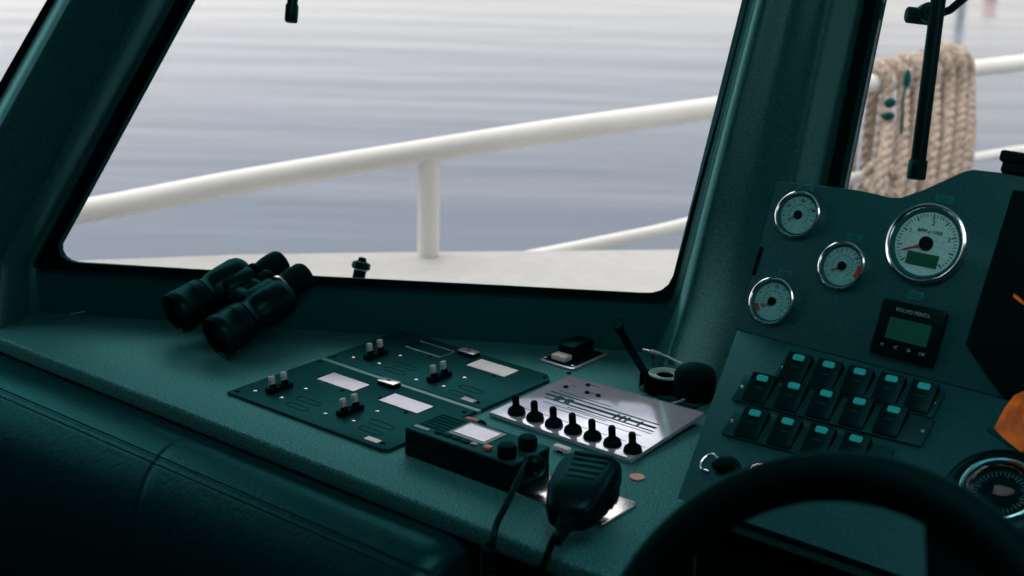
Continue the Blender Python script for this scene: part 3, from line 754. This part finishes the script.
# coiled strap, cable, dome
cc = onz(662, 391, 0)
t = thing('webbing_strap', 'black webbing strap rolled up with one end standing against the wall', 'strap', cc)
bm = bb(); q = []
for i in range(140):
    a = i/139*2*pi*3.6; r = .008+.0195*i/139; q.append((r*cos(a), r*sin(a)))
for i in range(len(q)-1):
    pass
b2 = bb(); V0 = [b2.verts.new((x, y, .001)) for x, y in q]; V1 = [b2.verts.new((x, y, .019)) for x, y in q]
for i in range(len(q)-1): b2.faces.new((V0[i], V0[i+1], V1[i+1], V1[i]))
bmesh.ops.solidify(b2, geom=b2.faces[:], thickness=.0022); bmesh.ops.recalc_face_normals(b2, faces=b2.faces[:]); merge(bm, b2)
obj('roll', bm, 'blackm', t)
pp = [(onz(650, 379, .012)), onz(641, 366, .02), onpl(631, 349, Vector((-.93, 1.45, 0)), WN), onpl(623, 335, Vector((-.93, 1.455, 0)), WN), onpl(618, 326, Vector((-.93, 1.46, 0)), WN)]
pp[0] = onz(650, 379, .014)
S = smooth_path(pp, 6); b2 = bb(); rows = []
for i, p in enumerate(S):
    d_ = (S[min(i+1, len(S)-1)]-S[max(0, i-1)]).normalized(); s_ = d_.cross(WN).normalized()
    w = .0048 if i < len(S)-4 else .0055
    rows.append([p-s_*w-cc, p+s_*w-cc, p+s_*w+WN*.002-cc, p-s_*w+WN*.002-cc])
V = quad_strip(b2, rows, closed=True); b2.faces.new(V[0]); b2.faces.new(V[-1]); bmesh.ops.recalc_face_normals(b2, faces=b2.faces[:]); obj('free_end', b2, 'blackm', t)
bm = bb(); torus(bm, .0072, .0013, m=T(pp[-1]-cc+Vector((0, 0, .004))) @ Matrix.Rotation(.9, 4, 'X') , n=28, k=8); obj('end_ring', bm, 'black', t)
# black dome box
dc = onz(697, 404, 0)
t = thing('compass_cover', 'round black domed cup beside the rolled strap against the console', 'cup', dc+Vector((-.012, .012, 0)))
bm = bb(); lathe(bm, [(.021, 0), (.0245, .004), (.0250, .020), (.0244, .031), (.0205, .038), (.012, .0415), (0, .0425)], 36); obj('cup', bm, 'gloss' if False else 'blackm', t)
bm = bb(); prism(bm, rrect(-.034, .020, -.028, .022, .004), .0002, .0035, bev=.001); obj('foot_plate', bm, 'plate', t)
# pale cable
t = thing('charging_cable', 'pale cable looped on the rolled strap with two plug ends', 'cable', cc)
q = []
for i in range(60):
    a = i/59*2*pi*3; r = .0110+.0100*i/59; q.append(Vector((r*cos(a)+.004, r*sin(a)*.95, .0208+.0025*i/59)))
bm = bb(); tube(bm, q, .0015, 8)
e1 = [q[0], onz(688, 369, .034)-cc, onz(672, 359, .034)-cc, onz(660, 354, .03)-cc]
tube(bm, smooth_path(e1, 6), .0015, 8)
e2 = [onz(688, 398, .006)-cc, onz(678, 402, .007)-cc, onz(668, 404, .009)-cc, onz(657, 402, .010)-cc]
tube(bm, smooth_path(e2, 6), .0017, 8)
obj('wire', bm, 'cable', t)
def plugend(p, q_, w=.0035):
    d_ = (q_-p); m_ = fr(p, d_.cross(Vector((0, 0, 1))), d_, d_.cross(Vector((0, 0, 1))).cross(d_)); l = d_.length
    bm = bb(); box(bm, -w, w, 0, l*.6, -.002, .002, .0009, m=m_); o1 = obj('plug', bm, 'print_', t)
    bm = bb(); box(bm, -w*.6, w*.6, l*.6, l, -.0012, .0012, .0003, m=m_); obj('plug_tip', bm, 'steel', o1)
plugend(onz(657, 402, .010)-cc, onz(632, 399, .011)-cc, .0042); plugend(onz(660, 354, .03)-cc, onz(643, 349, .030)-cc, .003)

# twisted wire scrap
bm = bb(); tube(bm, smooth_path([onz(70, 314, .001), onz(80, 312.5, .003), onz(89, 310.5, .004), onz(93, 312.5, .002), onz(104, 311.5, .001)], 6), .0011, 6)
tag(obj('wire_scrap', bm, 'cable'), 'thin pale bent wire at the back of the dashboard, far left', 'wire')

# ================================================================== BINOCULARS
oL = onz(176, 314, .0405); oR = onz(217, 338, .029)
eR = onpl(304, 283, P0+WN*.026, WN)
ax = (eR-oR).normalized()
sep = (oR-oL); sep = (sep-ax*sep.dot(ax)); sd = sep.normalized(); up = sd.cross(ax)
if up.z < 0: up = -up
LB = (eR-oR).length+.012
print('BINO len', LB, 'sep', sep.length, oL, oR, eR)
mid = (oL+oR)/2
oo = Vector((mid.x, mid.y, 0))
t = thing('binoculars', 'black binoculars leaning against the windscreen wall on the dashboard', 'binoculars', oo)
def bf(c): return fr(c-oo, sd, up, ax) if sd.cross(up).dot(ax) > 0 else fr(c-oo, -sd, up, ax)
sL = sep.length/2
q0 = mid-ax*mid.dot(ax)+ax*((oL+oR)/2).dot(ax)
for s in (-1, 1):
    c = mid+sd*s*sL
    Mf = bf(c)
    k = LB/.165
    bm = bb(); lathe(bm, [(.0235, .010*k), (.0240, .001), (.0250, 0), (.0265, -.001*k), (.0278, .003*k), (.0278, .011*k), (.0270, .0125*k), (.0262, .030*k), (.0258, .044*k), (.0235, .052*k), (.0215, .056*k), (.0218, .062*k), (.0235, .068*k), (.0250, .080*k), (.0250, .108*k), (.0225, .117*k), (.0185, .1215*k)], 40, m=Mf, cap=False); brl = obj('barrel', bm, 'black', t)
    bm = bb(); lathe(bm, [(.0235, .009*k), (.020, .0078*k), (.012, .0066*k), (0, .006*k)], 36, m=Mf, cap=False); obj('objective_lens', bm, 'lensg', t)
    bm = bb(); torus(bm, .0245, .0010, z=.0008*k, m=Mf, n=40, k=6); obj('lens_ring', bm, 'black', brl)
    # offset eyepiece
    ins = bf(c-sd*s*(.012 if s > 0 else .023))
    bm = bb(); lathe(bm, [(.0195, .1215*k), (.0200, .1225*k), (.0200, .1245*k), (.0192, .1255*k)], 36, m=ins); obj('diopter_ring', bm, 'steel' if s == 1 else 'black', t)
    bm = bb(); lathe(bm, [(.0165, .120*k), (.0172, .132*k), (.0185, .138*k), (.0192, .150*k), (.0188, .162*k), (.0170, .166*k), (.0135, .165*k), (.013, .158*k), (0, .157*k)], 36, m=ins); obj('eyecup', bm, 'blackm', t)
    for z_ in (.034, .048):
        bm = bb(); torus(bm, .0262 if z_ < .04 else .0252, .0007, z=z_*k, m=Mf, n=40, k=6); obj('grip_ring', bm, 'black', brl)
Mb = bf(mid); k = LB/.165
bm = bb(); box(bm, -sL, sL, -.010, .012, .066*k, .088*k, .005, m=Mb); box(bm, -sL, sL, -.008, .012, .098*k, .112*k, .004, m=Mb); obj('bridge', bm, 'black', t)
for s in (-1, 1):
    bm = bb(); b2 = bb(); prism(b2, rrect(-.021, .021, -.019, .019, .014, 6), .068*k, .118*k, bev=.006); merge(bm, b2, bf(mid+sd*s*(sL-.013))); obj('prism_housing', bm, 'black', t)
bm = bb(); lathe(bm, [(.006, .060*k), (.0075, .064*k), (.0075, .112*k), (.011, .114*k), (.012, .118*k), (.012, .128*k), (.010, .131*k), (0, .132*k)], 24, m=Mb @ T((0, .004, 0))); obj('focus_wheel', bm, 'blackm', t)

# ================================================================== STEERING WHEEL
wc = Vector((-.332, .7331, .1319)); aw = .5116
MWh = fr(wc, EX, Vector((0, sin(aw), cos(aw))), EX.cross(Vector((0, sin(aw), cos(aw)))))
t = thing('steering_wheel', 'black steering wheel rim blurred in the foreground', 'steering wheel', MWh)
bm = bb(); torus(bm, .1508, .016, n=96, k=16); obj('rim', bm, 'blackm', t)
wi = MWh.inverted(); wn = (MWh.to_3x3() @ Vector((0, 0, 1)))
def wl(x, y): p = wi @ onpl(x, y, wc, wn); return Vector((p.x, p.y))
S_ = [wl(933, 505), wl(925, 522), wl(926, 545), wl(927, 575), wl(915, 620), wl(880, 660)]
E_ = [wl(905, 760), wl(1000, 690), wl(1080, 640), wl(1075, 580), wl(1030, 545)]
spoke = [(p.x, p.y) for p in S_]+[(p.x, p.y) for p in E_]
for a in (0, 1, 2):
    M_ = Matrix.Identity(4)
    P = spoke
    if a == 1: P = [(-.150, -.075), (-.128, -.105), (-.03, -.03), (-.03, .010)]
    if a == 2: P = [(-.018, -.14), (.018, -.14), (.022, -.03), (-.022, -.03)]
    bm = bb(); prism(bm, P, -.006, .004, bev=.002, m=M_); obj('spoke', bm, 'blackm', t)
bm = bb(); lathe(bm, [(.040, -.02), (.042, 0), (.038, .010), (.02, .016), (0, .017)], 36); obj('hub', bm, 'black', t)
bm = bb(); b2 = bb(); lathe(b2, [(.022, 0), (.022, .30)], 24); merge(bm, b2, T((0, 0, -.31))); obj('column', bm, 'blackm', t)

# ================================================================== OUTSIDE
ZD = atD(428, 252, 2.8).z
edge = [onz(-120, 276, ZD), onz(94, 260, ZD), onz(240, 254.5, ZD), onz(380, 252.5, ZD), onz(540, 251, ZD), onz(690, 249.5, ZD)]
edge += [onz(800, 247, ZD), onz(900, 240, ZD), onz(1040, 228, ZD)]
inn = [Vector((1.0, FY+.06, ZD)), Vector((CORNER.x, FY+.06, ZD)), WL-WD*.6-WN*.06]; inn[2].z = ZD
bm = bb(); solid(bm, edge+inn, Vector((0, 0, -.05)))
tag(struct('side_deck', bm, 'deckp', None, 0), 'white painted side deck outside the windscreen', 'deck')
bm = bb(); solid(bm, [p-Vector((0, 0, .05)) for p in edge+inn], Vector((0, 0, -1.9))); tag(struct('hull', bm, 'hull', None, 0), 'white hull below the side deck', 'hull')
def atR(x, y, D): return atD(x, y, D*.965)
def ptube(P, r, n=20, k=10): bm = bb(); S = smooth_path(P, k); rr = [r[0]+(r[1]-r[0])*i/(len(S)-1) for i in range(len(S))]; tube(bm, S, rr, n); return bm
ra = [atR(-60, 232, 2.9), atR(89, 210, 2.86), atR(240, 182, 2.82), atR(428, 151, 2.82), atR(560, 130, 2.9), atR(720, 107, 3.1), atR(864, 84, 3.5), atR(940, 73, 3.75), atR(1040, 61, 4.1), atR(1200, 45, 4.6)]
rail = thing('deck_railing', 'white tubular deck railing outside the windows', 'railing', (ra[3].x, ra[3].y, ZD))
ro = Vector((ra[3].x, ra[3].y, ZD))
obj('top_rail', ptube([p-ro for p in ra], (.0235, .0205)), 'wpaint', rail)
la = [atR(470, 268, 3.10), atR(603, 242, 3.14), atR(690, 223, 3.2), atR(850, 179, 3.5), atR(975, 158, 3.85), atR(1040, 148, 4.1), atR(1200, 128, 4.6)]
obj('lower_rail', ptube([p-ro for p in la], (.0125, .0135)), 'wpaint', rail)
def post(x, y, D, r):
    p = atR(x, y, D)-ro; bm = bb(); tube(bm, [p, Vector((p.x, p.y, 0.0))], r, 20); obj('post', bm, 'wpaint', rail)
post(429, 151, 2.82, .0205); post(850, 88, 3.5, .018)
# rope hank over the rail
rp = thing('rope_hank', 'thick pale twisted rope hung in loops over the deck railing', 'rope', atR(915, 76, 3.62))
rpo = rp.location.copy()
def railpt(x):
    S = smooth_path(ra, 30); best = min(S, key=lambda p: abs(((p-CP).dot(CR)/(p-CP).dot(CF))*F+512-x)); i = S.index(best)
    d_ = (S[min(i+1, len(S)-1)]-S[max(i-1, 0)]).normalized(); return best, d_
def rope(bm, P, R, pitch=.075):
    # resample
    S = [Vector(p) for p in P]; Ls = [0]
    for a, b in zip(S, S[1:]): Ls.append(Ls[-1]+(b-a).length)
    n = int(Ls[-1]/.009); Q = []; j = 0
    for i in range(n+1):
        s_ = Ls[-1]*i/n
        while j < len(Ls)-2 and Ls[j+1] < s_: j += 1
        f = (s_-Ls[j])/max(1e-9, Ls[j+1]-Ls[j]); Q.append(S[j].lerp(S[j+1], f))
    fm = frames(Q)
    for st_ in range(3):
        H_ = []
        for i, (p, (u, v)) in enumerate(zip(Q, fm)):
            a = 2*pi*(i*Ls[-1]/n/pitch+st_/3); H_.append(p+u*cos(a)*R*.5+v*sin(a)*R*.5)
        tube(bm, H_, R*.56, 8)
def loop(x, rise, spread, xb, yb, R=.0165, lift=0, back=True):
    c, d_ = railpt(x); nrm = d_.cross(Vector((0, 0, 1))).normalized()
    if nrm.dot(CF) > 0: nrm = -nrm        # towards the boat
    rr = .0225+R+lift
    bot = atR(xb, yb, (c-CP).dot(CF)-.03)
    P = []
    if back: P += [c-nrm*(rr+.01)+Vector((0, 0, -.55)), c-nrm*(rr+.005)+Vector((0, 0, -.25))]
    else: P += [c-nrm*(rr)+Vector((0, 0, -.25))]
    P += [c-nrm*rr+Vector((0, 0, -.02)), c-nrm*rr*.72+Vector((0, 0, rr*.72)), c+Vector((0, 0, rr+rise)), c+nrm*rr*.72+Vector((0, 0, rr*.72+rise*.5)), c+nrm*rr+Vector((0, 0, -.03)), (c+nrm*(rr+.004)).lerp(bot, .5)+nrm*.01, bot+nrm*.01, bot+nrm*.01+Vector((0, 0, -.12))]
    P = [p-rpo for p in P]
    bm = bb(); rope(bm, smooth_path(P, 8), R); obj('loop', bm, 'rope', rp, 0)
loop(873, 0, 0, 875, 190, .0150); loop(889, .002, 0, 891, 205, .0150); loop(905, .002, 0, 902, 205, .0155, .004); loop(921, .004, 0, 921, 205, .0155)
loop(932, .006, 0, 932, 205, .0155, .012); loop(943, .008, 0, 943, 205, .0155, .014); loop(952, .006, 0, 953, 200, .0150, .010); loop(958, .001, 0, 960, 195, .0140, .0)
bm = bb(); p1 = atR(853, 92, 3.5); rope(bm, smooth_path([atR(858, 85, 3.62)-rpo, atR(855, 110, 3.62)-rpo, atR(852, 140, 3.62)-rpo, atR(850, 178, 3.62)-rpo, atR(848, 240, 3.6)-rpo], 8), .009, .05); obj('loop', bm, 'rope', rp, 0)
bm = bb(); rope(bm, smooth_path([atR(867, 172, 3.50)-rpo, atR(876, 165, 3.42)-rpo, atR(890, 172, 3.42)-rpo, atR(898, 182, 3.45)-rpo, atR(893, 194, 3.42)-rpo, atR(878, 192, 3.40)-rpo, atR(868, 183, 3.44)-rpo], 8), .0125); obj('loop', bm, 'rope', rp, 0)
for x, y, w, h, D in ((890, 103, .014, .012, 3.44), (888, 116, .016, .009, 3.44), (907, 79, .009, .022, 3.46)):
    c = atR(x, y, D)-rpo; bm = bb(); bmesh.ops.create_icosphere(bm, subdivisions=2, radius=1)
    for v in bm.verts: v.co = c+CR*v.co.x*w+Vector((0, 0, 1))*v.co.z*h+CF*v.co.y*.012+Vector(v.co)*.0
    obj('tape_wrap', bm, 'tape', rp, 0, 'dark teal tape on the rope')
bm = bb(); tube(bm, smooth_path([atR(906, 84, 3.46)-rpo, atR(903, 100, 3.45)-rpo, atR(902.5, 118, 3.45)-rpo, atR(901, 134, 3.46)-rpo], 5), .0035, 8); obj('tape_wrap', bm, 'tape', rp, 0, 'thin teal lashing cord')

# washer nozzle outside the sill
nb = onpl(358, 281, WP-WN*.075, WN); ntp = onpl(362.5, 259, WP-WN*.085, WN); nd = (ntp-nb).normalized()
t = thing('washer_nozzle', 'small dark nozzle standing outside the lower windscreen edge', 'nozzle', nb-nd*.012)
m_ = fr((0, 0, 0), nd.orthogonal(), nd.cross(nd.orthogonal()), nd); ln = (ntp-nb).length+.012
bm = bb(); lathe(bm, [(.0085, -.15), (.0085, ln*.62), (.0075, ln*.66)], 20, m=m_); obj('stem', bm, 'blackm', t)
bm = bb(); lathe(bm, [(.0098, ln*.66), (.0125, ln*.70), (.0125, ln*.86), (.0095, ln*.9), (.006, ln*.93), (.005, ln*1.04), (0, ln*1.06)], 8, m=m_); obj('nut', bm, 'black', t)
bm = bb(); torus(bm, .0090, .0012, z=ln*.645, m=m_, n=20, k=6); obj('collar', bm, 'silver', t)

# wipers
def wiper(name_label, pl_, top_px, bot_px, w, body=True):
    t_, b_ = pl_(*top_px, -.045), pl_(*bot_px, -.045)
    t = thing('windscreen_wiper', name_label, 'wiper', b_, 'windscreen wipers')
    d_ = (t_-b_); l = d_.length; d_.normalize(); n_ = (pl_(500, 0, 0)-pl_(500, 0, -1)).normalized(); s_ = d_.cross(n_).normalized()
    m_ = fr((0, 0, 0), s_, d_, s_.cross(d_))
    bm = bb(); box(bm, -w/2, w/2, .018, l, -.006, .006, .0022, m=m_); bl = obj('blade_arm', bm, 'blackm', t)
    bm = bb(); box(bm, -w*.62, w*.62, -.001, .024, -.008, .008, .003, m=m_); obj('end_cap', bm, 'black', t)
    bm = bb(); box(bm, -.0015, .0015, .01, l, -.020, -.004, .0005, m=m_) if False else box(bm, -.0015, .0015, .01, l, .005, .020, .0005, m=m_); obj('rubber_edge', bm, 'gasket', t)
    return t, m_, b_
wiper('short visible end of a wiper at the top of the main windscreen', onW, (300, -100), (291, 22), .013)
wt, wm, wb = wiper('long black wiper hanging in front of the rope', onF, (952, -110), (916, 179), .0165)
pv = onF(927, 13, -.06)-wb
bm = bb(); b2 = bb(); lathe(b2, [(.012, -.012), (.012, .010), (.007, .014), (.007, .020)], 20); merge(bm, b2, T(pv) @ wm); obj('pivot', bm, 'black', wt)
bm = bb(); b2 = bb(); lathe(b2, [(.008, -.016), (.010, -.014), (.010, .014), (.008, .016)], 18); merge(bm, b2, T(onF(919, 16, -.06)-wb) @ wm @ Matrix.Rotation(pi/2, 4, 'Y')); obj('pivot_bolt', bm, 'blackm', wt)
bm = bb(); tube(bm, [onF(938, 14, -.06)-wb, onF(950, 10, -.06)-wb, onF(968, -5, -.06)-wb, onF(1010, -45, -.06)-wb], .005, 10); obj('link_arm', bm, 'blackm', wt)

# unseen piles added in the harbour for their coloured reflections on the water
for px, py, D_h, rad, mt_, lab in ((967, -42, 1.75, .09, 'blue', 'unseen blue mooring pile added for its reflection in the water above the rope'), (994, -30, .75, .13, 'redpaint', 'unseen red mooring pile added for its reflection in the water at far right')):
    p = onz(px, py, -2.0); t = thing('mooring_pile', lab, 'pile', p, 'piles in the harbour')
    bm = bb(); lathe(bm, [(rad, -1.5), (rad, D_h-.15), (rad*.9, D_h-.05), (rad*.4, D_h), (0, D_h)], 20); obj('post', bm, mt_, t)
    bm = bb(); lathe(bm, [(rad*1.05, D_h*.6), (rad*1.08, D_h*.62), (rad*1.08, D_h*.7), (rad*1.05, D_h*.72)], 20, cap=False); obj('band', bm, 'white', t)
